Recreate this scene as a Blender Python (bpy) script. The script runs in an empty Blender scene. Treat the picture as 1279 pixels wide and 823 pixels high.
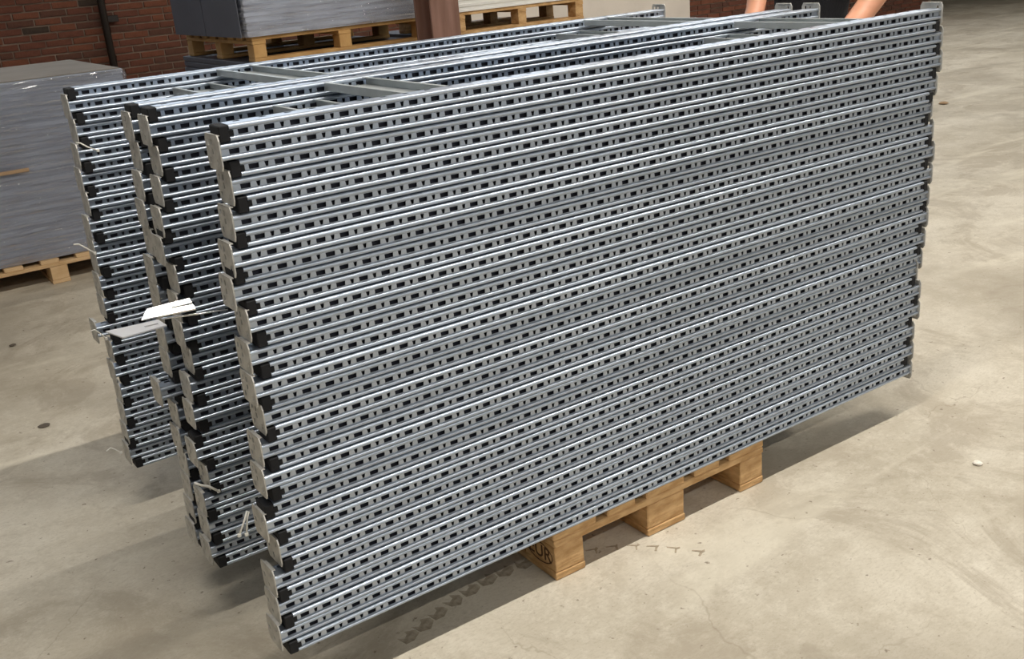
import bpy, bmesh, math, random
from mathutils import Vector, Matrix, noise
R = random.Random(7)
S = bpy.context.scene
COL = S.collection

# ------------------------------------------------------------------ camera
CAM_POS = Vector((-1.18378, -1.92835, 1.59885))
r_ = Vector((0.81788675, -0.5699829, -0.07861788))
u_ = Vector((0.25934305, 0.24322215, 0.93465725))
f_ = Vector((0.51361703, 0.78483277, -0.34674927))
cd = bpy.data.cameras.new('camera'); cam = bpy.data.objects.new('camera', cd); COL.objects.link(cam)
cam.matrix_world = Matrix(((r_.x, u_.x, -f_.x, CAM_POS.x), (r_.y, u_.y, -f_.y, CAM_POS.y), (r_.z, u_.z, -f_.z, CAM_POS.z), (0, 0, 0, 1)))
cd.sensor_width = 36; cd.sensor_fit = 'HORIZONTAL'; cd.lens = 36 * 1283 / 1279; cd.clip_start = .05; cd.clip_end = 200
S.camera = cam

# ------------------------------------------------------------------ world, light, exposure
S.view_settings.view_transform = 'Standard'; S.view_settings.look = 'None'
S.view_settings.gamma = 1; S.view_settings.exposure = 0.28
w = bpy.data.worlds.new('world'); S.world = w; w.use_nodes = True
w.node_tree.nodes['Background'].inputs[0].default_value = (.75, .85, 1, 1)
w.node_tree.nodes['Background'].inputs[1].default_value = .15

# row of strip lamps: (x centre, y, length, watts)
LAMP_Z = 5.0
LAMPS = [(-.4, -.44, 3.6, 118), (3.6, -.44, 3.6, 150), (9.0, -.44, 3.6, 22), (-6.4, -.44, 3.6, 10),
         (-3.0, -5.0, 3.6, 50), (1.4, -5.0, 3.6, 75), (5.8, -5.0, 3.6, 70),
         (5.8, 5.2, 3.6, 85), (10.6, 5.2, 3.6, 95), (15.4, 5.2, 3.6, 35), (13, -3, 3.6, 25), (1.0, 5.2, 3.6, 25)]

# ------------------------------------------------------------------ material helpers
def mat(name, base=(.5, .5, .5), rough=.5, metal=0., noise_amt=.0, noise_scale=8, bump=0., bump_scale=60, stretch=(1, 1, 1), coords='Object', col2=None, coat=0):
    m = bpy.data.materials.new(name); m.use_nodes = True
    nt = m.node_tree; b = nt.nodes['Principled BSDF']
    b.inputs['Base Color'].default_value = (*base, 1); b.inputs['Roughness'].default_value = rough; b.inputs['Metallic'].default_value = metal
    if coat: b.inputs['Coat Weight'].default_value = coat
    tc = nt.nodes.new('ShaderNodeTexCoord'); mp = nt.nodes.new('ShaderNodeMapping'); mp.inputs['Scale'].default_value = stretch
    nt.links.new(tc.outputs[coords], mp.inputs[0])
    if noise_amt or col2:
        n = nt.nodes.new('ShaderNodeTexNoise'); n.inputs['Scale'].default_value = noise_scale; n.inputs['Detail'].default_value = 5
        nt.links.new(mp.outputs[0], n.inputs['Vector'])
        mx = nt.nodes.new('ShaderNodeMix'); mx.data_type = 'RGBA'
        c2 = col2 or tuple(c * (1 - noise_amt) for c in base)
        mx.inputs['A'].default_value = (*base, 1); mx.inputs['B'].default_value = (*c2, 1)
        rp = nt.nodes.new('ShaderNodeMapRange'); rp.inputs[1].default_value = .35; rp.inputs[2].default_value = .65
        nt.links.new(n.outputs['Fac'], rp.inputs[0]); nt.links.new(rp.outputs[0], mx.inputs['Factor'])
        nt.links.new(mx.outputs['Result'], b.inputs['Base Color'])
    if bump:
        n2 = nt.nodes.new('ShaderNodeTexNoise'); n2.inputs['Scale'].default_value = bump_scale; n2.inputs['Detail'].default_value = 4
        nt.links.new(mp.outputs[0], n2.inputs['Vector'])
        bp = nt.nodes.new('ShaderNodeBump'); bp.inputs['Strength'].default_value = bump; bp.inputs['Distance'].default_value = .01
        nt.links.new(n2.outputs['Fac'], bp.inputs['Height']); nt.links.new(bp.outputs[0], b.inputs['Normal'])
    return m

M = {}
M['zinc'] = mat('galvanised_steel', (.50, .56, .655), .33, .76, .14, 5, bump=.05, bump_scale=30, stretch=(.25, 1, 1))
M['zinc_brace'] = mat('brace_steel', (.50, .53, .54), .42, .55, .2, 9)
M['plate'] = mat('foot_plate_steel', (.60, .585, .55), .5, .35, .25, 40)
M['bright_plate'] = mat('bright_plate_steel', (.92, .93, .94), .18, .92)
M['dull_plate'] = mat('dull_zinc_plate', (.66, .67, .71), .4, .4)
M['cap'] = mat('black_plastic', (.004, .004, .006), .8)
M['tie'] = mat('white_nylon', (.82, .80, .74), .5)
M['wood'] = mat('pallet_wood', (.66, .42, .20), .72, 0, .3, 16, bump=.5, bump_scale=45, stretch=(1, 1, 3), col2=(.46, .26, .10))
M['wood_pale'] = mat('pale_pallet_wood', (.66, .46, .26), .75, 0, .3, 6, bump=.3, bump_scale=30, stretch=(1, 1, 3), col2=(.52, .33, .16))
M['wood_yellow'] = mat('yellow_pallet_wood', (.60, .36, .14), .75, 0, .3, 6, bump=.3, bump_scale=30, col2=(.42, .22, .07))
M['stamp'] = mat('branded_mark', (.10, .045, .015), .8)
M['shelf'] = mat('grey_shelf_steel', (.38, .41, .48), .42, .3, .12, 5, stretch=(.3, .3, 8))
M['shelf_dark_unlit'] = mat('dark_and_unlit_shelf_steel', (.11, .115, .14), .55, .2, .1, 4)  # dark grey of the lower loads; also paints the upper load's unlit side
M['shelf_lit'] = mat('lit_shelf_steel', (.62, .65, .72), .35, .35, .12, 5)  # lit tone of the upper load; shine of the wrap put into the colour
M['white_metal'] = mat('white_lacquered_steel', (.80, .78, .74), .45)
M['rust'] = mat('red_oxide_paint', (.17, .085, .06), .6, .0, .4, 5, bump=.2, bump_scale=20, stretch=(4, 4, .5), col2=(.24, .13, .10))
M['pipe'] = mat('dark_pipe', (.018, .012, .010), .5)
M['plaster'] = mat('painted_plaster', (.72, .65, .58), .85, 0, .08, 2, bump=.1, bump_scale=30)
M['ceiling'] = mat('ceiling_paint', (.30, .29, .28), .9, 0, .2, 1)
M['wall'] = mat('hall_wall_paint', (.34, .31, .28), .9, 0, .2, 1)
M['mortar'] = mat('mortar', (.30, .215, .165), .95, 0, .35, 6, bump=.3, bump_scale=60)
BR = [mat('brick_red', (.155, .052, .030), .9, 0, .3, 12, bump=.4, bump_scale=50), mat('brick_orange', (.19, .064, .033), .9, 0, .3, 12, bump=.4, bump_scale=50),
      mat('brick_brown', (.12, .048, .030), .9, 0, .35, 12, bump=.4, bump_scale=50), mat('brick_dark', (.06, .038, .026), .9, 0, .4, 12, bump=.4, bump_scale=50)]
M['skin'] = mat('skin', (.66, .31, .19), .5, 0, .12, 14); M['black_cloth'] = mat('black_cotton', (.010, .011, .016), .9, bump=.2, bump_scale=90)
M['jeans'] = mat('dark_denim', (.02, .025, .05), .9); M['hair'] = mat('brown_hair', (.06, .035, .02), .6); M['shoe'] = mat('black_shoe', (.015, .015, .015), .5)
M['eye'] = mat('eye_white', (.8, .8, .78), .3); M['lip'] = mat('lip', (.5, .18, .14), .5)
M['lamp_case'] = mat('lamp_case_white', (.7, .7, .7), .5)
M['crumb'] = mat('white_scrap', (.8, .74, .66), .8); M['leaf'] = mat('dark_scrap', (.10, .08, .06), .8)
M['cover'] = mat('brownish_sheet', (.26, .23, .20), .8, 0, .15, 5)
M['cardboard'] = mat('cardboard', (.36, .24, .14), .85)
m = bpy.data.materials.new('lamp_tube'); m.use_nodes = True
b = m.node_tree.nodes['Principled BSDF']; b.inputs['Emission Color'].default_value = (1, .93, .8, 1); b.inputs['Emission Strength'].default_value = 6; M['tube'] = m

def wrap_material():
    m = bpy.data.materials.new('stretch_film'); m.use_nodes = True; nt = m.node_tree; N = nt.nodes; L = nt.links
    N.remove(N['Principled BSDF']); out = N['Material Output']
    tr = N.new('ShaderNodeBsdfTransparent'); tr.inputs[0].default_value = (.93, .93, .94, 1)
    gl = N.new('ShaderNodeBsdfGlossy'); gl.inputs['Roughness'].default_value = .08; gl.inputs['Color'].default_value = (.95, .95, 1, 1)
    df = N.new('ShaderNodeBsdfDiffuse'); df.inputs[0].default_value = (.66, .72, .88, 1)
    tc = N.new('ShaderNodeTexCoord'); mp = N.new('ShaderNodeMapping'); mp.inputs['Scale'].default_value = (1.3, 1.3, 16); mp.inputs['Rotation'].default_value = (0, .05, 0)
    n = N.new('ShaderNodeTexNoise'); n.inputs['Scale'].default_value = 3.2; n.inputs['Detail'].default_value = 6; n.inputs['Distortion'].default_value = .6
    L.new(tc.outputs['Object'], mp.inputs[0]); L.new(mp.outputs[0], n.inputs['Vector'])
    bp = N.new('ShaderNodeBump'); bp.inputs['Strength'].default_value = 1.0; bp.inputs['Distance'].default_value = .16
    L.new(n.outputs['Fac'], bp.inputs['Height']); L.new(bp.outputs[0], gl.inputs['Normal'])
    rp = N.new('ShaderNodeMapRange'); rp.inputs[1].default_value = .4; rp.inputs[2].default_value = .7; rp.inputs[3].default_value = .10; rp.inputs[4].default_value = .65
    L.new(n.outputs['Fac'], rp.inputs[0])
    m1 = N.new('ShaderNodeMixShader'); m1.inputs[0].default_value = .12; L.new(tr.outputs[0], m1.inputs[1]); L.new(df.outputs[0], m1.inputs[2])
    m2 = N.new('ShaderNodeMixShader'); L.new(rp.outputs[0], m2.inputs[0]); L.new(m1.outputs[0], m2.inputs[1]); L.new(gl.outputs[0], m2.inputs[2])
    L.new(m2.outputs[0], out.inputs[0]); return m
M['wrap'] = wrap_material()

def floor_material():
    m = bpy.data.materials.new('worn_concrete'); m.use_nodes = True; nt = m.node_tree; N = nt.nodes; L = nt.links
    b = N['Principled BSDF']; tc = N.new('ShaderNodeTexCoord')
    def nz(scale, detail, stretch=(1, 1, 1), rot=0, dist=0, rough=.55):
        mp = N.new('ShaderNodeMapping'); mp.inputs['Scale'].default_value = stretch; mp.inputs['Rotation'].default_value = (0, 0, rot)
        L.new(tc.outputs['Object'], mp.inputs[0])
        n = N.new('ShaderNodeTexNoise'); n.inputs['Scale'].default_value = scale; n.inputs['Detail'].default_value = detail
        n.inputs['Roughness'].default_value = rough; n.inputs['Distortion'].default_value = dist
        L.new(mp.outputs[0], n.inputs['Vector']); return n.outputs['Fac']
    def mr(s, a, b_, c=0., d=1.):
        r = N.new('ShaderNodeMapRange'); r.inputs[1].default_value = a; r.inputs[2].default_value = b_; r.inputs[3].default_value = c; r.inputs[4].default_value = d
        L.new(s, r.inputs[0]); return r.outputs[0]
    def mix(fac, A, B):
        x = N.new('ShaderNodeMix'); x.data_type = 'RGBA'
        L.new(fac, x.inputs['Factor'])
        for s, k in ((A, 'A'), (B, 'B')):
            if isinstance(s, tuple): x.inputs[k].default_value = (*s, 1)
            else: L.new(s, x.inputs[k])
        return x.outputs['Result']
    c = mix(mr(nz(1.1, 6, dist=.5), .38, .62), (.60, .55, .46), (.46, .41, .325))
    c = mix(mr(nz(5, 10, rough=.78), .46, .64, 0, .75), c, (.42, .37, .29))
    c = mix(mr(nz(11, 12, rough=.85), .48, .62, 0, .5), c, (.68, .635, .54))
    c = mix(mr(nz(60, 6, (1, 2.2, 1), -.3, 0, .8), .50, .64, 0, .5), c, (.36, .31, .235))
    c = mix(mr(nz(1.6, 8, (1, 1, 1), 0, 1.2, .7), .53, .60, 0, .55), c, (.34, .29, .22))
    c = mix(mr(nz(1.0, 7, (.5, 3.0, 1), -.25, .5), .56, .66, 0, .55), c, (.66, .61, .50))       # pale drag marks
    c = mix(mr(nz(.55, 5, (1, 1, 1), 0, 1.),   .50, .62, 0, .6), c, (.29, .25, .19))             # broad grime
    c = mix(mr(nz(38, 4), .66, .72, 0, .8), c, (.17, .13, .09))                                 # specks
    # fine cracks
    mp = N.new('ShaderNodeMapping'); L.new(tc.outputs['Object'], mp.inputs[0])
    wn = N.new('ShaderNodeTexNoise'); wn.inputs['Scale'].default_value = 3; wn.inputs['Detail'].default_value = 5; L.new(mp.outputs[0], wn.inputs['Vector'])
    va = N.new('ShaderNodeVectorMath'); va.operation = 'MULTIPLY_ADD'; va.inputs[1].default_value = (.45, .45, 0)
    L.new(wn.outputs['Color'], va.inputs[0]); L.new(mp.outputs[0], va.inputs[2])
    vo = N.new('ShaderNodeTexVoronoi'); vo.feature = 'DISTANCE_TO_EDGE'; vo.inputs['Scale'].default_value = 1.15; L.new(va.outputs[0], vo.inputs['Vector'])
    ck = mr(vo.outputs['Distance'], .0, .004, .38, 0)
    mk = N.new('ShaderNodeMath'); mk.operation = 'MULTIPLY'; L.new(ck, mk.inputs[0]); L.new(mr(nz(.9, 3), .50, .60), mk.inputs[1])
    c = mix(mk.outputs[0], c, (.24, .19, .13))
    L.new(c, b.inputs['Base Color'])
    L.new(mr(nz(3, 4), .3, .7, .5, .75), b.inputs['Roughness'])
    bp = N.new('ShaderNodeBump'); bp.inputs['Strength'].default_value = .25; bp.inputs['Distance'].default_value = .006
    L.new(nz(35, 8, rough=.7), bp.inputs['Height']); L.new(bp.outputs[0], b.inputs['Normal'])
    return m
M['floor'] = floor_material()
M['tread'] = mat('tyre_dirt', (.24, .20, .15), .85, 0, .5, 60, col2=(.40, .35, .27))
M['tread_pale'] = mat('faint_tyre_dirt', (.27, .22, .155), .85, 0, .5, 60, col2=(.42, .35, .26))

# ------------------------------------------------------------------ mesh helpers
class MB:
    def __init__(s): s.v = []; s.f = []
    def box(s, x0, y0, z0, x1, y1, z1, bev=0):
        if bev: return s.bevbox(x0, y0, z0, x1, y1, z1, bev)
        n = len(s.v); s.v += [(x, y, z) for z in (z0, z1) for y in (y0, y1) for x in (x0, x1)]
        s.f += [tuple(n + i for i in q) for q in ((0, 2, 3, 1), (4, 5, 7, 6), (0, 1, 5, 4), (2, 6, 7, 3), (0, 4, 6, 2), (1, 3, 7, 5))]; return s
    def bevbox(s, x0, y0, z0, x1, y1, z1, b):
        bm = bmesh.new(); bmesh.ops.create_cube(bm, size=1)
        for v in bm.verts: v.co = Vector(((x0 + x1) / 2 + v.co.x * (x1 - x0), (y0 + y1) / 2 + v.co.y * (y1 - y0), (z0 + z1) / 2 + v.co.z * (z1 - z0)))
        bmesh.ops.bevel(bm, geom=bm.edges[:], offset=b, segments=1, affect='EDGES')
        s.add_bm(bm); bm.free(); return s
    def add_bm(s, bm):
        n = len(s.v); bm.verts.index_update(); s.v += [tuple(v.co) for v in bm.verts]; s.f += [tuple(n + v.index for v in f.verts) for f in bm.faces]
    def quad(s, a, b, c, d): n = len(s.v); s.v += [a, b, c, d]; s.f.append((n, n + 1, n + 2, n + 3)); return s
    def prism(s, poly, axis, a, b_):
        """poly = list of 2D points extruded along axis from a to b_"""
        def P(p, t):
            return (t, p[0], p[1]) if axis == 0 else ((p[0], t, p[1]) if axis == 1 else (p[0], p[1], t))
        n = len(s.v); k = len(poly); s.v += [P(p, a) for p in poly] + [P(p, b_) for p in poly]
        for i in range(k): j = (i + 1) % k; s.f.append((n + i, n + j, n + k + j, n + k + i))
        s.f.append(tuple(n + i for i in range(k))[::-1]); s.f.append(tuple(n + k + i for i in range(k))); return s
    def tube(s, pts, rad, seg=8):
        pts = [Vector(p) for p in pts]; rings = []
        for i, p in enumerate(pts):
            d = (pts[min(i + 1, len(pts) - 1)] - pts[max(i - 1, 0)]).normalized()
            a = d.orthogonal().normalized() if i == 0 else (a - d * a.dot(d)).normalized()
            c = d.cross(a); r = rad[i] if isinstance(rad, (list, tuple)) else rad
            n = len(s.v); s.v += [tuple(p + (a * math.cos(t * 2 * math.pi / seg) + c * math.sin(t * 2 * math.pi / seg)) * r) for t in range(seg)]; rings.append(n)
        for q in range(len(rings) - 1):
            for t in range(seg): t2 = (t + 1) % seg; s.f.append((rings[q] + t, rings[q] + t2, rings[q + 1] + t2, rings[q + 1] + t))
        s.f.append(tuple(rings[0] + t for t in range(seg))[::-1]); s.f.append(tuple(rings[-1] + t for t in range(seg))); return s
    def mesh(s, name, m, fix=True, smooth=False):
        me = bpy.data.meshes.new(name); me.from_pydata(s.v, [], s.f); me.materials.append(m)
        if fix:
            bm = bmesh.new(); bm.from_mesh(me); bmesh.ops.recalc_face_normals(bm, faces=bm.faces[:]); bm.to_mesh(me); bm.free()
        if smooth:
            for p in me.polygons: p.use_smooth = True
        return me

def link(name, me, parent=None, loc=(0, 0, 0), **kw):
    o = bpy.data.objects.new(name, me); COL.objects.link(o); o.location = loc
    if parent: o.parent = parent
    for k, v in kw.items(): o[k] = v
    return o
def obj(name, mb, m, parent=None, loc=(0, 0, 0), smooth=False, **kw): return link(name, mb.mesh(name, m, smooth=smooth), parent, loc, **kw)
def thing(name, label, cat, loc=(0, 0, 0), group=None, rz=0):
    o = bpy.data.objects.new(name, None); COL.objects.link(o); o.location = loc; o.rotation_euler.z = rz; o.empty_display_size = .1
    o['label'] = label; o['category'] = cat
    if group: o['group'] = group
    return o

def slab(us, vs, holes, t, P):
    """a sheet of thickness t made of cells; cells whose centre is in a hole are missing. P(u,v,w)->xyz"""
    s = MB(); nu, nv = len(us) - 1, len(vs) - 1
    def solid(i, j):
        if not (0 <= i < nu and 0 <= j < nv): return False
        cu, cv = (us[i] + us[i + 1]) / 2, (vs[j] + vs[j + 1]) / 2
        return not any(a < cu < b and c < cv < d for a, b, c, d in holes)
    for i in range(nu):
        for j in range(nv):
            if not solid(i, j): continue
            a, b, c, d = us[i], us[i + 1], vs[j], vs[j + 1]
            s.quad(P(a, c, 0), P(b, c, 0), P(b, d, 0), P(a, d, 0)); s.quad(P(a, c, t), P(a, d, t), P(b, d, t), P(b, c, t))
            if not solid(i - 1, j): s.quad(P(a, c, 0), P(a, d, 0), P(a, d, t), P(a, c, t))
            if not solid(i + 1, j): s.quad(P(b, c, 0), P(b, c, t), P(b, d, t), P(b, d, 0))
            if not solid(i, j - 1): s.quad(P(a, c, 0), P(a, c, t), P(b, c, t), P(b, c, 0))
            if not solid(i, j + 1): s.quad(P(a, d, 0), P(b, d, 0), P(b, d, t), P(a, d, t))
    return s

# ------------------------------------------------------------------ setting: floor, walls, ceiling
floor = obj('floor', MB().box(-9, -11, -.2, 34, 26, 0), M['floor'], kind='structure')
obj('ceiling', MB().box(-9, -11, 5.6, 34, 26, 5.7), M['ceiling'], kind='structure')
obj('wall_left', MB().box(-9.2, -11, 0, -9, 26, 5.6), M['wall'], kind='structure')
obj('wall_front', MB().box(-9, -11.2, 0, 34, -11, 5.6), M['wall'], kind='structure')
obj('wall_right', MB().box(34, -11, 0, 34.2, 26, 5.6), M['wall'], kind='structure')
obj('wall_far', MB().box(14.6, 26, 0, 34, 26.2, 5.6), M['wall'], kind='structure')
WY = 8.75
wall = obj('wall_back', MB().box(-9, WY + .012, 0, 14.6, WY + .4, 5.6), M['mortar'], kind='structure')
BL, BH, BW = .227, .0525, .03
brick_me = []
for mm in BR:
    for k in range(3):
        s = MB().bevbox(-BL / 2, 0, -BH / 2, BL / 2, BW, BH / 2, .003)
        s.v = [(x + R.uniform(-.002, .002), y + R.uniform(-.001, .001), z + R.uniform(-.0015, .0015)) for x, y, z in s.v]
        brick_me.append(s.mesh('brick', mm))
half_me = []
for mm in BR:
    half_me.append(MB().bevbox(-.054, 0, -BH / 2, .054, BW, BH / 2, .003).mesh('brick', mm))
rest = [MB() for _ in BR]; nb = 0
for c in range(int(4.2 / .0667)):
    z = .034 + c * .0667
    off = (0, .12, .06, .18)[c % 4]
    x = -2.0 + off; k = 0
    while x < 14.5:
        hd = (k % 7 == 3 and c % 3 == 0); Lc = .12 if hd else .24
        xc = x + Lc / 2; x += Lc; k += 1
        t = R.random(); ci = 0 if t < .45 else 1 if t < .72 else 2 if t < .93 else 3
        if .62 < z < 1.5 and .05 < xc < 3.3 and nb < 295:
            o = link('brick', half_me[ci] if hd else brick_me[ci * 3 + R.randrange(3)], wall, (xc, WY + R.uniform(-.004, .002), z)); nb += 1
        else:
            h = Lc / 2 - .0055; dy = R.uniform(-.004, .002)
            rest[ci].box(xc - h, WY + dy, z - BH / 2, xc + h, WY + .02, z + BH / 2)
# the courses too far away to pick apart: joined, one material slot per brick colour
s = MB(); ranges = []
for q in rest:
    n = len(s.v); s.v += q.v; s.f += [tuple(n + i for i in f) for f in q.f]; ranges.append(len(s.f))
me = s.mesh('brickwork', BR[0], fix=False)
for mm in BR[1:]: me.materials.append(mm)
for p in me.polygons:
    p.material_index = next(i for i, e in enumerate(ranges) if p.index < e)
link('brickwork', me, wall, kind='stuff')
M['added_glow'] = bpy.data.materials.new('added_glow_glass'); M['added_glow'].use_nodes = True  # glowing glass of the added windows
b = M['added_glow'].node_tree.nodes['Principled BSDF']; b.inputs['Emission Color'].default_value = (.72, .86, 1, 1); b.inputs['Emission Strength'].default_value = 2.6; b.inputs['Roughness'].default_value = .2
M['added_glow_front'] = M['added_glow'].copy(); M['added_glow_front'].node_tree.nodes['Principled BSDF'].inputs['Emission Strength'].default_value = 1.6
M['sash'] = mat('grey_window_sash', (.25, .25, .24), .6)
for i, wx in enumerate((-6.2, -2.6, 1.0, 4.6, 8.2, 11.8)):  # windows added out of view so the steel has something bright to reflect
    wn = bpy.data.objects.new('added_window_%d' % (i + 1), None); COL.objects.link(wn); wn.location = (wx, WY - .03, 2.75); wn['kind'] = 'structure'
    obj('pane', MB().box(0, 0, 0, 2.6, .01, 1.5), M['added_glow'], wn)
    for q in range(5): obj('sash_bar', MB().box(-.03 + q * .65, -.03, -.03, .03 + q * .65, .02, 1.53), M['sash'], wn)
    for q in range(3): obj('sash_bar', MB().box(-.03, -.025, -.03 + q * .75, 2.63, .02, .03 + q * .75), M['sash'], wn)
for i, wx in enumerate((-5.0, -.6, 3.8, 8.2)):  # unseen windows added behind the camera for broad highlights on the film
    wn = bpy.data.objects.new('added_window_%d' % (i + 7), None); COL.objects.link(wn); wn.location = (wx, -10.98, 1.5); wn['kind'] = 'structure'
    obj('pane', MB().box(0, 0, 0, 3.2, .01, 2.6), M['added_glow_front'], wn)
    for q in range(5): obj('sash_bar', MB().box(-.03 + q * .8, -.02, -.03, .03 + q * .8, .04, 2.63), M['sash'], wn)
    for q in range(4): obj('sash_bar', MB().box(-.03, -.02, -.03 + q * .866, 3.23, .035, .03 + q * .866), M['sash'], wn)
obj('wall_partition', MB().box(5.0, 8.2, 0, 8.6, WY - .08, 2.6), M['plaster'], kind='structure')
pp = thing('drain_pipe', 'dark vertical drain pipe fixed to the brick wall at the left', 'pipe', (1.43, WY - .075, 0))
obj('pipe', MB().tube([(0, 0, 0), (0, 0, 4.2)], .034, 12), M['pipe'], pp, smooth=True)
for z in (1.27, 2.6): obj('bracket', MB().box(-.01, -.01, -.03, .1, .058, .03, .004), M['pipe'], pp, (0.03, 0, z))

# lamps
for i, (x, y, ln, wt) in enumerate(LAMPS):
    t = thing('strip_light', 'white ceiling strip lamp hanging above the hall', 'lamp', (x, y, LAMP_Z), group='ceiling strip lamps')
    obj('lamp_case', MB().box(-ln / 2, -.05, .02, ln / 2, .05, .09, .006), M['lamp_case'], t)
    obj('lamp_tube', MB().tube([(-ln / 2, 0, 0), (ln / 2, 0, 0)], .014, 8), M['tube'], t)
    obj('suspension_wire', MB().tube([(-1.2, 0, .09), (-1.2, 0, .6)], .003, 6), M['cap'], t)
    obj('suspension_wire', MB().tube([(1.2, 0, .09), (1.2, 0, .6)], .003, 6), M['cap'], t)
    ld = bpy.data.lights.new('strip_lamp_light', 'AREA'); ld.shape = 'RECTANGLE'; ld.size = ln; ld.size_y = .06; ld.energy = wt; ld.color = (1, .95, .86)
    lo = bpy.data.objects.new('strip_lamp_light', ld); COL.objects.link(lo); lo.parent = t; lo.location = (0, 0, -.03)

# ------------------------------------------------------------------ upright frames
LP = 2.24; PH = .0326; PD = .052; PER = .0538; DZ = .0349
def post_mesh():
    smooth = set(); s = MB(); hz = PH / 2
    # bright rounded rails above and below the slotted web, front and back
    rail = [(.0062, hz), (.0026, hz - .0008), (.0007, hz - .0024), (0, hz - .0042), (0, .0100), (.0008, .0084), (.0026, .0070), (.0056, .0061)]
    def strip(pts):
        n = len(s.v); k = len(pts); s.v += [(0, a, b) for a, b in pts] + [(LP, a, b) for a, b in pts]
        for i in range(k - 1): smooth.add(len(s.f)); s.f.append((n + i, n + k + i, n + k + i + 1, n + i + 1))
    nper = int(LP / PER)
    for sy in (0, 1):
        Y = (lambda y: y) if sy == 0 else (lambda y: PD - y)
        up = [(Y(a), b) for a, b in rail]; strip(up); strip([(a, -b) for a, b in up])
        yw = Y(.0056); zi, zo = .0050, .0060
        s.quad((0, yw, zi), (LP, yw, zi), (LP, yw, zo), (0, yw, zo)); s.quad((0, yw, -zo), (LP, yw, -zo), (LP, yw, -zi), (0, yw, -zi))
        edges = []                    # solid web pieces between the slots; each as trapezoid (x0top,x0bot,x1top,x1bot)
        prev = (0., 0.)
        for k in range(nper + 1):
            b0 = .018 + k * PER
            if b0 + .022 < LP - .004:
                edges.append((prev, (b0, b0 + .0008))); prev = (b0 + .0215, b0 + .0207)
            s0 = b0 + .0335
            if s0 + .01 < LP - .004:
                edges.append((prev, (s0 - .0006, s0 + .0016))); prev = (s0 + .0086, s0 + .0064)
        edges.append((prev, (LP, LP)))
        yi = Y(.0074)
        for (a, b) in edges:
            s.quad((a[1], yw, -zi), (b[1], yw, -zi), (b[0], yw, zi), (a[0], yw, zi))
            s.quad((b[1], yw, -zi), (b[1], yi, -zi), (b[0], yi, zi), (b[0], yw, zi)); s.quad((a[1], yw, -zi), (a[0], yw, zi), (a[0], yi, zi), (a[1], yi, -zi))
        s.quad((0, yi, zi), (LP, yi, zi), (LP, yw, zi), (0, yw, zi)); s.quad((0, yi, -zi), (0, yw, -zi), (LP, yw, -zi), (LP, yi, -zi))
    # top and bottom flanges with a row of punched notches near the rear edge
    y0, ya, yb, y1 = .0062, .032, .0425, PD - .0062
    for z in (hz, -hz):
        s.quad((0, y0, z), (LP, y0, z), (LP, ya, z), (0, ya, z)); s.quad((0, yb, z), (LP, yb, z), (LP, y1, z), (0, y1, z))
        px = 0.
        for k in range(nper + 1):
            a = .022 + k * PER
            if a + .014 < LP: s.quad((px, ya, z), (a, ya, z), (a, yb, z), (px, yb, z)); px = a + .014
        s.quad((px, ya, z), (LP, ya, z), (LP, yb, z), (px, yb, z))
    # inner liner, shade of the hollow painted in, closes the view through the slots
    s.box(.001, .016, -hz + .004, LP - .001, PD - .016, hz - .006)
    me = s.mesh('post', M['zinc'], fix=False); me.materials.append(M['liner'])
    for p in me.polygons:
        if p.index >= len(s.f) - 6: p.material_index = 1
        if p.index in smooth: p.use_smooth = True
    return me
M['liner'] = mat('section_inside_shade', (.035, .035, .05), .7, .2)  # near-black stands in for shade inside the post
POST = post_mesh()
def cap_mesh():
    s = MB(); h = PH / 2 - .0004
    s.bevbox(-.021, .0004, -h, 0, PD - .0004, h, .0022)
    s.box(-.001, .0020, -.0054, .0085, .0062, .0054)
    return s.mesh('end_cap', M['cap'])
CAP = cap_mesh()
def plate_mesh(var):
    # foot plate across the post end, punched, corners clipped, small folded lip on the top edge
    H = .0346; us = [-.004, .004, .010, .017, .026, .034, .041, .053, .061, .072]; vs = [-H, -.024, -.012, -.005, .007, .012, .024, H]
    holes = [(.010, .017, -.024, -.012), (.034, .041, -.005, .007), (.034, .041, .012, .024), (.053, .061, -.024, -.012), (.053, .061, .012, .024)] if var else [(.010, .017, .012, .024), (.034, .041, -.024, -.012), (.053, .061, -.005, .007)]
    us_ = us; s = slab(us_, vs, holes, .0028, lambda u, v, w: (-w, u, v))
    for i, (x, y, z) in enumerate(s.v):        # clipped corners
        if abs(z) > H - 1e-4:
            y = min(max(y, .002), .066)
        s.v[i] = (x, y, z)
    s.box(-.0028, .003, H - .0022, .006, .054, H - .0004)
    s.box(0, .0065, -.0150, .016, .0085, .0150); s.box(0, PD - .0085, -.0150, .016, PD - .0065, .0150)
    return s.mesh('foot_plate', M['plate'])
PLATE = [plate_mesh(0), plate_mesh(1)]
def brace_mesh(length, width):
    s = MB(); t = .0015; zb = -.005; zt = .0145
    s.box(0, 0, zb, width, length, zb + t)
    for x0, sgn in ((0, 1), (width, -1)):
        a = [(x0, zb), (x0 + sgn * t, zb), (x0 + sgn * t, zt - t), (x0 + sgn * .010, zt - t), (x0 + sgn * .010, zt), (x0, zt)]
        s.prism(a, 1, 0, length)
    for y in (.02, length - .02):
        for x in (width * .3, width * .7): s.tube([(x, y, zb + t), (x, y, zb + t + .003)], .005, 8)
    return s.mesh('cross_brace', M['zinc_brace'])

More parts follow.
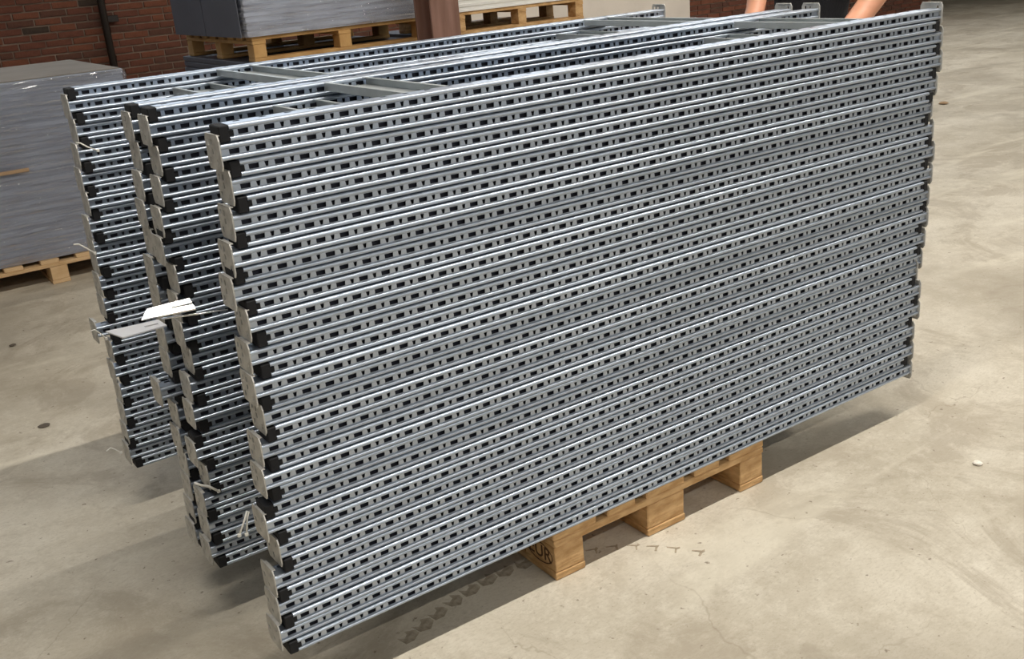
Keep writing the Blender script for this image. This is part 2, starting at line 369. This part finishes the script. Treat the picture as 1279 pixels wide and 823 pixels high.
ORD = ['topmost', 'second', 'third', 'fourth', 'fifth', 'sixth', 'seventh', 'eighth', 'ninth', 'tenth', 'eleventh', 'twelfth', 'thirteenth', 'fourteenth', 'fifteenth', 'sixteenth',
       'seventeenth', 'eighteenth', 'nineteenth', 'twentieth', 'twenty-first', 'twenty-second', 'twenty-third', 'twenty-fourth', 'twenty-fifth', 'twenty-sixth', 'twenty-seventh',
       'twenty-eighth', 'twenty-ninth', 'thirtieth', 'thirty-first', 'thirty-second', 'thirty-third', 'lowest']
TYPES = 'cpcpcpcpcpcpcpcpcpcpcpccpccpcpcpcc'   # replaced below by the counted order
TYPES = ''.join('c' if i in (1, 3, 5, 7, 9, 11, 13, 15, 17, 19, 21, 23, 24, 26, 28, 30, 32, 34) else 'p' for i in range(1, 35))
XS = [-.5232, -.5474, -.5134, -.5366, -.5106, -.5467, -.5251, -.5607, -.5431, -.5695, -.5289, -.5521, -.5197, -.5611, -.5233, -.5652, -.5348, -.5554, -.5357, -.5724, -.5402, -.5796,
      -.5463, -.5679, -.5920, -.5506, -.5731, -.5487, -.5955, -.5711, -.5975, -.5702, -.6056, -.5703]
Z0 = .144 + PH / 2 + .0006
def build_stack(which, y0, depth, xs, yj, types, gname, zbase=0):
    BM = brace_mesh(depth - 2 * PD - .002, .115)
    for i in range(34):
        z = Z0 + (33 - i) * DZ + zbase; t = types[i]; x0 = xs[i]
        end = 'black end caps' if t == 'c' else 'steel foot plates'
        pos = ('%s frame of the %s stack' % (ORD[i], which)) if i in (0, 33) else '%s frame down in the %s stack' % (ORD[i], which)
        T = thing('upright_frame', '%s, galvanised, with %s at the left' % (pos, end), 'frame', (x0, y0 + yj[i], z), group=gname)
        for k, yy in ((0, 0), (1, depth - PD)):
            link('post', POST, T, (0, yy, 0))
            if t == 'c':
                link('end_cap', CAP, T, (0, yy, 0)); o = link('foot_plate', PLATE[(i + k) % 2], T, (LP, yy, 0)); o.scale.x = -1
            else:
                link('foot_plate', PLATE[(i + k) % 2], T, (0, yy, 0)); o = link('end_cap', CAP, T, (LP, yy, 0)); o.scale.x = -1
        for bx in ((.413, 1.835) if t == 'c' else (.296, 1.725)):
            link('cross_brace', BM, T, (bx, PD + .001, 0))
YJ = [R.uniform(-.002, .002) for _ in range(34)]
for i, d in {15: -.005, 16: -.004, 11: -.003, 18: -.003, 21: -.004, 4: -.002, 7: -.003, 25: -.003, 27: -.004, 29: -.003, 31: -.002}.items(): YJ[i] += d
build_stack('front', 0, .512, XS, YJ, TYPES, 'galvanised upright frames of the front stack')
T2 = ''.join('c' if i % 2 == 0 else 'p' for i in range(34)); T2 = T2[:14] + T2[13:33]
XS2 = [-.535 - .0019 * i + R.uniform(-.008, .008) + (-.010 if T2[i] == 'p' else .020) for i in range(34)]; XS2[0] = -.530; XS2[33] -= .0
XS2[20] -= .03; XS2[13] -= .01
build_stack('rear', .575, .688, XS2, [R.uniform(-.004, .004) for _ in range(34)], T2, 'galvanised upright frames of the rear stack')

# ------------------------------------------------------------------ pallets
def pallet(label, loc, rz=0, wood='wood', W=.8, D=1.2, boards=(.145, .1, .145, .1, .145), block_rows=3, block_w=(.1, .145, .1), brand=False, group=None, bl=.145):
    t = thing('wooden_pallet', label, 'pallet', loc, group, rz); m = M[wood]
    def part(n, x0, y0, z0, x1, y1, z1):
        s = MB().bevbox(0, 0, 0, x1 - x0, y1 - y0, z1 - z0, .003)
        s.v = [(a + R.uniform(-.001, .001), b_ + R.uniform(-.001, .001), c) for a, b_, c in s.v]
        return obj(n, s, m, t, (x0, y0, z0))
    gap = (W - sum(boards)) / (len(boards) - 1); x = 0
    for b_ in boards: part('deck_board', x, 0, .122, x + b_, D, .144); x += b_ + gap
    nb_ = len(block_w); bx = [0]; 
    g2 = (W - sum(block_w)) / (nb_ - 1); xx = [sum(block_w[:i]) + g2 * i for i in range(nb_)]
    ys = [(D - bl) * j / (block_rows - 1) for j in range(block_rows)]
    for y in ys: part('stringer_board', 0, y, .100, W, y + bl, .122)
    first = None
    for x, bw in zip(xx, block_w):
        part('bottom_board', x, 0, 0, x + bw, D, .022)
        for y in ys:
            o = part('block', x + .002, y + .002, .022, x + bw - .002, y + bl - .002, .100)
            if first is None: first = o
    if brand:
        cu = bpy.data.curves.new('mark', 'FONT'); cu.body = 'EUR'; cu.size = .058; cu.extrude = .0006; cu.align_x = 'CENTER'; cu.align_y = 'CENTER'
        tmp = bpy.data.objects.new('tmp', cu); COL.objects.link(tmp); dg = bpy.context.evaluated_depsgraph_get()
        me = bpy.data.meshes.new_from_object(tmp.evaluated_get(dg)); bpy.data.objects.remove(tmp)
        me.materials.clear(); me.materials.append(M['stamp'])
        bm = bmesh.new(); bm.from_mesh(me); n = 32; ring = []
        for k in range(n):
            a = 2 * math.pi * k / n; ring.append((bm.verts.new((.060 * math.cos(a), .032 * math.sin(a), .0006)), bm.verts.new((.056 * math.cos(a), .028 * math.sin(a), .0006))))
        for k in range(n):
            a, b_ = ring[k]; c, d = ring[(k + 1) % n]; bm.faces.new((a, c, d, b_))
        bm.to_mesh(me); bm.free()
        st = link('burned_mark', me, first, (-.0008, .0715, .039)); st.rotation_euler = (math.pi / 2, 0, -math.pi / 2)
        st['label'] = 'burned oval mark on the corner block'
    return t
pallet('wooden pallet carrying the front and rear stacks of steel frames', (.157, .004, 0), brand=True)

# ------------------------------------------------------------------ wrapped shelf stacks behind
def shelf_mesh(W, D, H, m):
    """folded steel shelf seen edge-on: lipped edges and a recessed underside"""
    s = MB(); s.bevbox(0, 0, H * .26, W, D, H, .0025)
    s.box(.006, .006, 0, W - .006, .010, H * .28); s.box(.006, D - .010, 0, W - .006, D - .006, H * .2)
    s.box(.006, .006, 0, .010, D - .006, H * .2); s.box(W - .010, .006, 0, W - .006, D - .006, H * .2)
    return s.mesh('shelf_panel', m)
ORDS = 'second third fourth fifth sixth seventh eighth ninth tenth eleventh twelfth thirteenth fourteenth fifteenth sixteenth seventeenth eighteenth nineteenth twentieth twenty-first twenty-second twenty-third twenty-fourth twenty-fifth twenty-sixth'.split()
def nth(i, n): return 'topmost' if i == 0 else 'lowest' if i == n - 1 else ORDS[i - 1] + ' from top'
def shelf_stack(x0, y0, z0, W, D, n, pitch, m, lab, group, rz=0, jit=.003):
    me = shelf_mesh(W, D, pitch - .0008, m); ca, sa = math.cos(rz), math.sin(rz)
    for k in range(n):
        o = link('steel_shelf', me, None, (x0 + R.uniform(-jit, jit), y0 + R.uniform(-jit, jit), z0 + k * pitch)); o.rotation_euler.z = rz
        o['label'] = nth(n - 1 - k, n) + ' ' + lab; o['category'] = 'shelf'; o['group'] = group
def film(x0, y0, z0, W, D, H, label, rz=0):
    """wrinkled stretch film around the four sides and folded a little over the top"""
    bm = bmesh.new(); nx, ny, nz = 60, 30, 110; ring = []
    path = [(W * i / nx, 0) for i in range(nx)] + [(W, D * i / ny) for i in range(ny)] + [(W - W * i / nx, D) for i in range(nx)] + [(0, D - D * i / ny) for i in range(ny)]
    for j in range(nz + 1):
        row = []
        for (x, y) in path:
            z = H * j / nz; nrm = Vector((x - W / 2, y - D / 2, 0)); q = Vector((x * 2.2, y * 2.2, z * 22))
            d = .012 + .010 * noise.noise(Vector((x * 2.5, y * 2.5, z * 30))) + .006 * noise.noise(Vector((x * 7, y * 7, z * 70)))
            ox = -d if x <= 0 else d if x >= W else 0; oy = -d if y <= 0 else d if y >= D else 0
            row.append(bm.verts.new((x + ox, y + oy, z)))
        ring.append(row)
    k = len(path)
    for j in range(nz):
        for i in range(k): bm.faces.new((ring[j][i], ring[j][(i + 1) % k], ring[j + 1][(i + 1) % k], ring[j + 1][i]))
    me = bpy.data.meshes.new('stretch_film'); bm.to_mesh(me); bm.free(); me.materials.append(M['wrap'])
    for p in me.polygons: p.use_smooth = True
    o = link('stretch_film', me, None, (x0, y0, z0)); o.rotation_euler.z = rz; o['label'] = label; o['category'] = 'plastic wrap'; return o
# left stack
pallet('pale wooden pallet under the wrapped shelves at the left', (-2.4, 4.27, 0), wood='wood_pale', W=2.8, D=1.25, boards=(.1,) * 15, block_w=(.1, .1, .1, .1, .1, .1))
shelf_stack(-2.39, 4.30, .145, 2.78, 1.24, 26, .0381, M['shelf'], 'grey steel shelf lying in the film-wrapped pile at the left edge', 'steel shelves in the left pile')
film(-2.39, 4.30, .150, 2.78, 1.24, .98, 'clear stretch film around the pile of grey shelves at the left')
obj('cover_sheet', MB().box(-2.38, 4.31, 1.1365, .38, 5.53, 1.1405), M['cover'], None, label='brownish grey sheet lying on top of the wrapped pile at the left', category='sheet')
for (x, z, l) in ((-.52, .655, .30), (.28, .692, .13)):
    obj('cardboard_strip', MB().box(0, 0, 0, l, .012, .02, .002), M['cardboard'], None, (x, 4.272, z), label='brown cardboard strip %s behind the film of the left pile' % ('at the left picture edge' if x < 0 else 'beside the end plates,'), category='cardboard')
# two loads standing one on another behind the frames
pallet('pallet on the floor below the dark shelves behind the frames', (1.09, 4.05, 0), wood='wood_yellow', W=1.2, D=1.24, boards=(.1,) * 7, block_w=(.1, .145, .1))
shelf_stack(1.06, 4.02, .145, 1.26, 1.28, 26, .0363, M['shelf_dark_unlit'], 'dark grey shelf in the lower load behind the rear stack', 'dark shelves in the lower left load')
pallet('yellowish wooden pallet standing on the dark lower load', (2.29, 4.05, 1.090), rz=math.pi / 2, wood='wood_yellow', W=1.2, D=1.2, boards=(.1,) * 8, block_w=(.1, .1, .1), bl=.085)
shelf_stack(1.06, 4.03, 1.235, 1.24, .60, 22, .0345, M['shelf_lit'], 'bright steel shelf in the film-wrapped front half of the upper load', 'bright shelves in the upper load')
shelf_stack(1.06, 4.64, 1.235, 1.24, .60, 22, .0345, M['shelf_dark_unlit'], 'shelf in unlit tone in the rear half of the upper load', 'shelves in unlit tone in the upper load')  # rear half coloured dark for its unlit side
obj('shade_sheet', MB().box(0, 0, 0, .004, .595, .76), M['shelf_dark_unlit'], None, (1.024, 4.035, 1.236), label='added dark sheet standing in for the unlit side of the upper load, nearer one', category='sheet')  # added sheets: shade on the load's side put into a dark colour
obj('shade_sheet', MB().box(0, 0, 0, .004, .595, .76), M['shelf_dark_unlit'], None, (1.024, 4.643, 1.236), label='added dark sheet standing in for the unlit side of the upper load, farther one', category='sheet')
film(1.06, 4.03, 1.236, 1.24, .60, .76, 'shiny stretch film around the bright upper load left of the brown column')
# load right of the column
pallet('pallet on the floor below the load right of the brown column', (2.50, 4.05, 0), wood='wood_yellow', W=1.1, D=1.2, boards=(.1,) * 7, block_w=(.1, .145, .1))
shelf_stack(2.49, 4.03, .145, 1.14, 1.2, 26, .0363, M['shelf_dark_unlit'], 'dark grey shelf in the lower load right of the brown column', 'dark shelves in the lower right load')
pallet('brown wooden pallet under the white bars right of the column', (3.56, 4.05, 1.090), rz=math.pi / 2, wood='wood', W=.8, D=1.06, boards=(.1,) * 6, block_w=(.1, .1, .1), bl=.07)
bar = MB().prism([(0, 0), (.78, 0), (.78, .008), (.772, .012), (.772, .028), (.78, .032), (.78, .0385), (0, .0385), (0, .032), (.008, .028), (.008, .012), (0, .008)], 0, 0, 1.10).mesh('white_panel', M['white_metal'])
for k in range(12):
    o = link('white_panel', bar, None, (2.48 + R.uniform(-.004, .004), 4.04, 1.235 + k * .0392)); o['label'] = nth(11 - k, 12) + ' white grooved panel in the pile right of the brown column'; o['category'] = 'panel'; o['group'] = 'white panels on the brown pallet'
# steel column
X, Y = 2.06, 3.62
clm = MB(); clm.box(X, Y, 0, X + .20, Y + .015, 5.6, .003); clm.box(X + .094, Y + .015, 0, X + .106, Y + .185, 5.6); clm.box(X, Y + .185, 0, X + .20, Y + .2, 5.6, .003)
cl = thing('steel_column', 'brown painted steel column in front of the wrapped loads', 'column', (0, 0, 0))
obj('shaft', clm, M['rust'], cl); obj('base_plate', MB().box(X - .06, Y - .06, 0, X + .26, Y + .26, .02, .003), M['rust'], cl)

# ------------------------------------------------------------------ slotted plates sticking out between the stacks
def slotted_plate(label, corners, z, slot, t=.003, m='bright_plate'):
    """flat four-sided plate given by its corners, with an open slot at the far end"""
    (ax, ay, az), (bx, by, bz), (cx, cy, cz), (dx, dy, dz) = corners
    def P(u, v, w_):
        x = (1 - u) * ((1 - v) * ax + v * dx) + u * ((1 - v) * bx + v * cx); y = (1 - u) * ((1 - v) * ay + v * dy) + u * ((1 - v) * by + v * cy)
        zz = (1 - u) * ((1 - v) * az + v * dz) + u * ((1 - v) * bz + v * cz); return (x, y, z + zz + w_)
    us = sorted({0, .5, 1, slot[0], slot[1], .05, .95}); vs = sorted({0, slot[2], slot[3], 1, .06, .94})
    s = slab(us, vs, [slot], t, P); o = obj('slotted_plate', s, M[m]); o['label'] = label; o['category'] = 'metal plate'; return o
BRIGHT = [(-.6773, .350, .0019), (-.571, .3279, .0034), (-.5711, .3527, .0234), (-.6559, .3659, .0186)]
DULL = [(-.757, .345, 0), (-.645, .332, 0), (-.640, .288, -.003), (-.738, .281, -.003)]
ROD = [(-.641, .318, .889), (-.508, .261, .889)]
slotted_plate('dull flat steel plate with a slot, sticking out left below the shining one', DULL, .882, (.62, .9, .45, .62), m='dull_plate')
slotted_plate('brightly shining slotted steel plate between the two stacks of frames', BRIGHT, .884, (.62, 1.1, .42, .58))
obj('steel_rod', MB().tube(ROD, .0022, 8), M['bright_plate'], smooth=True, label='thin bright rod lying beside the shining slotted plate', category='rod')

# cable ties
def tie(label, pts, r=.0022):
    o = obj('cable_tie', MB().tube(pts, r, 6), M['tie'], smooth=True); o['label'] = label; o['category'] = 'cable tie'
    h = Vector(pts[-1]); obj('tie_head', MB().box(-.004, -.003, -.004, .004, .003, .004, .001), M['tie'], o, tuple(h))
tie('white cable tie end at the upper left corner of the rear stack', [(-.56, 1.2, 1.18), (-.55, 1.19, 1.178), (-.535, 1.185, 1.165), (-.51, 1.18, 1.151)])
tie('white cable tie hanging from the end plates left of centre, upper part', [(-.474, .56, 1.0), (-.49, .555, .985), (-.505, .55, .968)])
tie('white cable tie end sticking out at the outer edge, mid height', [(-.63, 1.19, .897), (-.615, 1.2, .893), (-.60, 1.195, .88), (-.579, 1.185, .86)])
tie('curled white cable tie beside the dull slotted plate', [(-.640, 1.19, .632), (-.626, 1.2, .629), (-.61, 1.195, .61), (-.601, 1.19, .596)])
tie('white cable tie at the lowest outer corner of the rear stack', [(-.675, 1.19, .244), (-.66, 1.2, .246), (-.65, 1.195, .240), (-.635, 1.19, .224)], .0018)
tie('thick white cable tie between the stacks near the bottom', [(-.612, .455, .408), (-.60, .45, .400), (-.58, .45, .388), (-.558, .45, .366)], .0034)
tie('white cable tie hanging at the front stack near the bottom, left strand', [(-.612, .05, .505), (-.622, .045, .49), (-.640, .045, .458)], .0022)
tie('white cable tie hanging at the front stack near the bottom, right strand', [(-.608, .05, .502), (-.616, .047, .488), (-.624, .045, .454)], .0018)

# scraps and tyre marks on the floor
def scrap(label, loc, r, m, squash=.4):
    bm = bmesh.new(); bmesh.ops.create_icosphere(bm, subdivisions=2, radius=r)
    for v in bm.verts: v.co *= 1 + .45 * noise.noise(v.co * (2.2 / r)); v.co.z = v.co.z * squash
    zmin = min(v.co.z for v in bm.verts)
    for v in bm.verts: v.co.z -= zmin
    me = bpy.data.meshes.new('floor_scrap'); bm.to_mesh(me); bm.free(); me.materials.append(m)
    o = link('floor_scrap', me, None, loc); o['label'] = label; o['category'] = 'scrap'
scrap('small white crumb on the floor at the right', (1.507, -.363, 0), .014, M['crumb'])
scrap('pale pink scrap on the floor right of the frames', (7.18, 3.55, 0), .04, M['cardboard'], .3)
scrap('small dark leaf scrap on the floor at the left', (-.716, 2.168, 0), .022, M['leaf'], .12)
scrap('tiny dark chip on the floor left of the frames', (-.63, 3.3, 0), .016, M['leaf'], .3)
TR = [(-.269, .062), (-.215, .080), (-.16, .098), (-.10, .116), (-.04, .129), (.02, .137), (.08, .139), (.14, .134), (.32, .055), (.373, .03), (.418, -.004), (.456, -.044), (.492, -.087), (.53, -.143)]
for i, (x, y) in enumerate(TR):
    nx, ny = TR[min(i + 1, len(TR) - 1)]; px, py = TR[max(i - 1, 0)]; a = math.atan2(ny - py, nx - px)
    sc = .78 if i < 8 else .55
    sh = [(-.034, -.020), (-.004, -.034), (.030, -.016), (.034, .006), (.012, .030), (.004, .012), (-.016, .004), (-.030, .026)]
    if i >= 8: sh = [(-.030, .016), (.020, .020), (.030, .032), (.034, .016), (.026, .006), (.024, -.026), (.016, -.026), (.014, .008), (-.030, .008)]
    sh = [(q[0] * sc * R.uniform(.85, 1.15), q[1] * sc * R.uniform(.85, 1.15)) for q in sh]
    o = obj('tread_mark', MB().prism(sh, 2, -.002, .0003 + .00005 * i), M['tread'] if i < 8 else M['tread_pale'], floor, (x, y, 0)); o.rotation_euler.z = a

# ------------------------------------------------------------------ the man behind the stacks
def skin_obj(name, verts, edges, rads, m, parent, sub=2, root=0):
    me = bpy.data.meshes.new(name); me.from_pydata(verts, edges, []); o = bpy.data.objects.new(name, me); COL.objects.link(o)
    sk = o.modifiers.new('skin', 'SKIN'); sk.use_smooth_shade = True
    lay = me.skin_vertices[0] if me.skin_vertices else None
    for i, r in enumerate(rads):
        lay.data[i].radius = r if isinstance(r, tuple) else (r, r)
        lay.data[i].use_root = (i == root)
    sb = o.modifiers.new('sub', 'SUBSURF'); sb.levels = sub; sb.render_levels = sub
    bpy.context.view_layer.update(); dg = bpy.context.evaluated_depsgraph_get()
    me2 = bpy.data.meshes.new_from_object(o.evaluated_get(dg)); bpy.data.objects.remove(o)
    me2.name = name; me2.materials.clear(); me2.materials.append(m)
    for p in me2.polygons: p.use_smooth = True
    return link(name, me2, parent)
PB = Vector((2.66, 1.28, 0)); FD = Vector((-.78, -.62, 0)).normalized(); RT = Vector((.62, -.78, 0))   # RT: towards the right of the picture
person = thing('person', 'person in a black T-shirt reaching bare arms down to the right end of the frames', 'person', tuple(PB))
def P(r, f, z): v = RT * r + FD * f; return (v.x, v.y, z)
def IV(x, y, z): return (x - PB.x, y - PB.y, z)
hipz = .93
bv = [P(0, -.02, hipz), P(0, 0, 1.08), P(0, .04, 1.25), P(0, .09, 1.42), P(0, .13, 1.50), P(0, .17, 1.58), P(0, .20, 1.66), P(0, .21, 1.74),
      P(.17, .08, 1.44), P(.255, .14, 1.43), IV(2.55, .74, 1.44), IV(2.31, .75, 1.24), IV(2.02, .66, 1.14),
      P(-.17, .08, 1.44), P(-.30, .12, 1.42), IV(2.33, 1.30, 1.52), IV(2.18, 1.16, 1.30), IV(2.00, 1.07, 1.15),
      P(.10, -.02, .86), P(.12, .02, .50), P(.13, -.02, .10), P(.13, .10, .04),
      P(-.10, -.02, .86), P(-.12, .02, .50), P(-.13, -.02, .10), P(-.13, .10, .04)]
be = [(0, 1), (1, 2), (2, 3), (3, 4), (4, 5), (5, 6), (6, 7), (3, 8), (8, 9), (9, 10), (10, 11), (11, 12), (3, 13), (13, 14), (14, 15), (15, 16), (16, 17),
      (0, 18), (18, 19), (19, 20), (20, 21), (0, 22), (22, 23), (23, 24), (24, 25)]
br = [(.09, .07), (.09, .07), (.11, .085), (.095, .07), .055, .052, .085, .075, .055, .050, .056, .047, .034, .055, .050, .054, .042, .032,
      .085, .058, .045, .035, .085, .058, .045, .035]
skin_obj('body', bv, be, br, M['skin'], person)
# black T-shirt with short sleeves, trousers, shoes
skin_obj('t_shirt', [P(0, -.02, .86), P(0, 0, 1.06), P(0, .04, 1.25), P(0, .09, 1.42), P(0, .12, 1.47), P(.15, .08, 1.44), P(.245, .13, 1.43), P(.275, .17, 1.425), P(-.15, .08, 1.44), P(-.27, .115, 1.42), P(-.31, .15, 1.43)],
         [(0, 1), (1, 2), (2, 3), (3, 4), (3, 5), (5, 6), (6, 7), (3, 8), (8, 9), (9, 10)], [(.165, .13), (.16, .125), (.168, .13), (.155, .13), .085, .095, .082, .075, .095, .082, .075], M['black_cloth'], person)
skin_obj('trousers', [P(0, -.02, 1.02), P(0, -.02, .88), P(.10, -.02, .80), P(.12, .02, .50), P(.13, -.02, .10), P(-.10, -.02, .80), P(-.12, .02, .50), P(-.13, -.02, .10)],
         [(0, 1), (1, 2), (2, 3), (3, 4), (1, 5), (5, 6), (6, 7)], [(.15, .12), (.15, .12), .105, .08, .07, .105, .08, .07], M['jeans'], person)
for sg in (1, -1):
    o = obj('shoe', MB().bevbox(-.05, -.09, 0, .05, .20, .09, .022), M['shoe'], person, P(sg * .13, .02, 0)); o.rotation_euler.z = math.atan2(FD.y, FD.x) - math.pi / 2
# hands: palm, four fingers and a thumb, closed over the edge of the frames
def hand(wrist, d, side):
    w_ = Vector(wrist); d = Vector(d).normalized(); s_ = d.cross(Vector((0, 0, 1))).normalized() * side; up = s_.cross(d) * side
    v = [w_, w_ + d * .045, w_ + d * .085]; e = [(0, 1), (1, 2)]; rr = [(.026, .018), (.036, .016), (.034, .013)]
    skin_obj('palm', [tuple(q) for q in v], e, rr, M['skin'], person)
    for k, (ln, off) in enumerate(((.068, -.029), (.077, -.010), (.072, .010), (.056, .028))):
        a = w_ + d * .075 + s_ * off; b_ = a + d * ln * .45; c = b_ + (d * .6 - up * .8).normalized() * ln * .35; e_ = c + (d * .1 - up).normalized() * ln * .3
        skin_obj('finger', [tuple(q) for q in (a, b_, c, e_)], [(0, 1), (1, 2), (2, 3)], [.0095, .0090, .0082, .0072], M['skin'], person)
    a = w_ + d * .025 - s_ * .025; b_ = a + (d * .6 - s_ * .7).normalized() * .04; c = b_ + (d * .9 - s_ * .2 - up * .3).normalized() * .032
    skin_obj('thumb', [tuple(q) for q in (a, b_, c)], [(0, 1), (1, 2)], [.013, .011, .009], M['skin'], person)
hand(IV(2.02, .66, 1.14), (-.93, -.3, -.2), 1)
hand(IV(2.00, 1.07, 1.15), (-.93, -.3, -.2), -1)
# head: hair, ears, eyes, nose, mouth
HC = Vector(P(0, .205, 1.70))
def ball(name, c, sx, sy, sz, m, cut=None):
    bm = bmesh.new(); bmesh.ops.create_uvsphere(bm, u_segments=20, v_segments=14, radius=1)
    if cut:
        bmesh.ops.delete(bm, geom=[v for v in bm.verts if cut(v.co)], context='VERTS')
    for v in bm.verts: v.co = RT * v.co.x * sx + FD * v.co.y * sy + Vector((0, 0, v.co.z * sz))
    me = bpy.data.meshes.new(name); bm.to_mesh(me); bm.free(); me.materials.append(m)
    for p in me.polygons: p.use_smooth = True
    return link(name, me, person, tuple(c))
ball('head', HC, .077, .098, .118, M['skin'])
ball('hair', HC + Vector((0, 0, .012)) - FD * .006, .084, .104, .118, M['hair'], cut=lambda c: c.z < -.2 or (c.y > .45 and c.z < .55))
for sg in (1, -1):
    ball('ear', HC + RT * sg * .078, .012, .020, .032, M['skin'])
    ball('eye', HC + RT * sg * .031 + FD * .088 + Vector((0, 0, .008)), .014, .010, .009, M['eye']); ball('pupil', HC + RT * sg * .031 + FD * .097 + Vector((0, 0, .008)), .006, .003, .006, M['hair'])
ball('nose', HC + FD * .100 - Vector((0, 0, .016)), .014, .020, .026, M['skin']); ball('mouth', HC + FD * .088 - Vector((0, 0, .055)), .026, .010, .008, M['lip'])
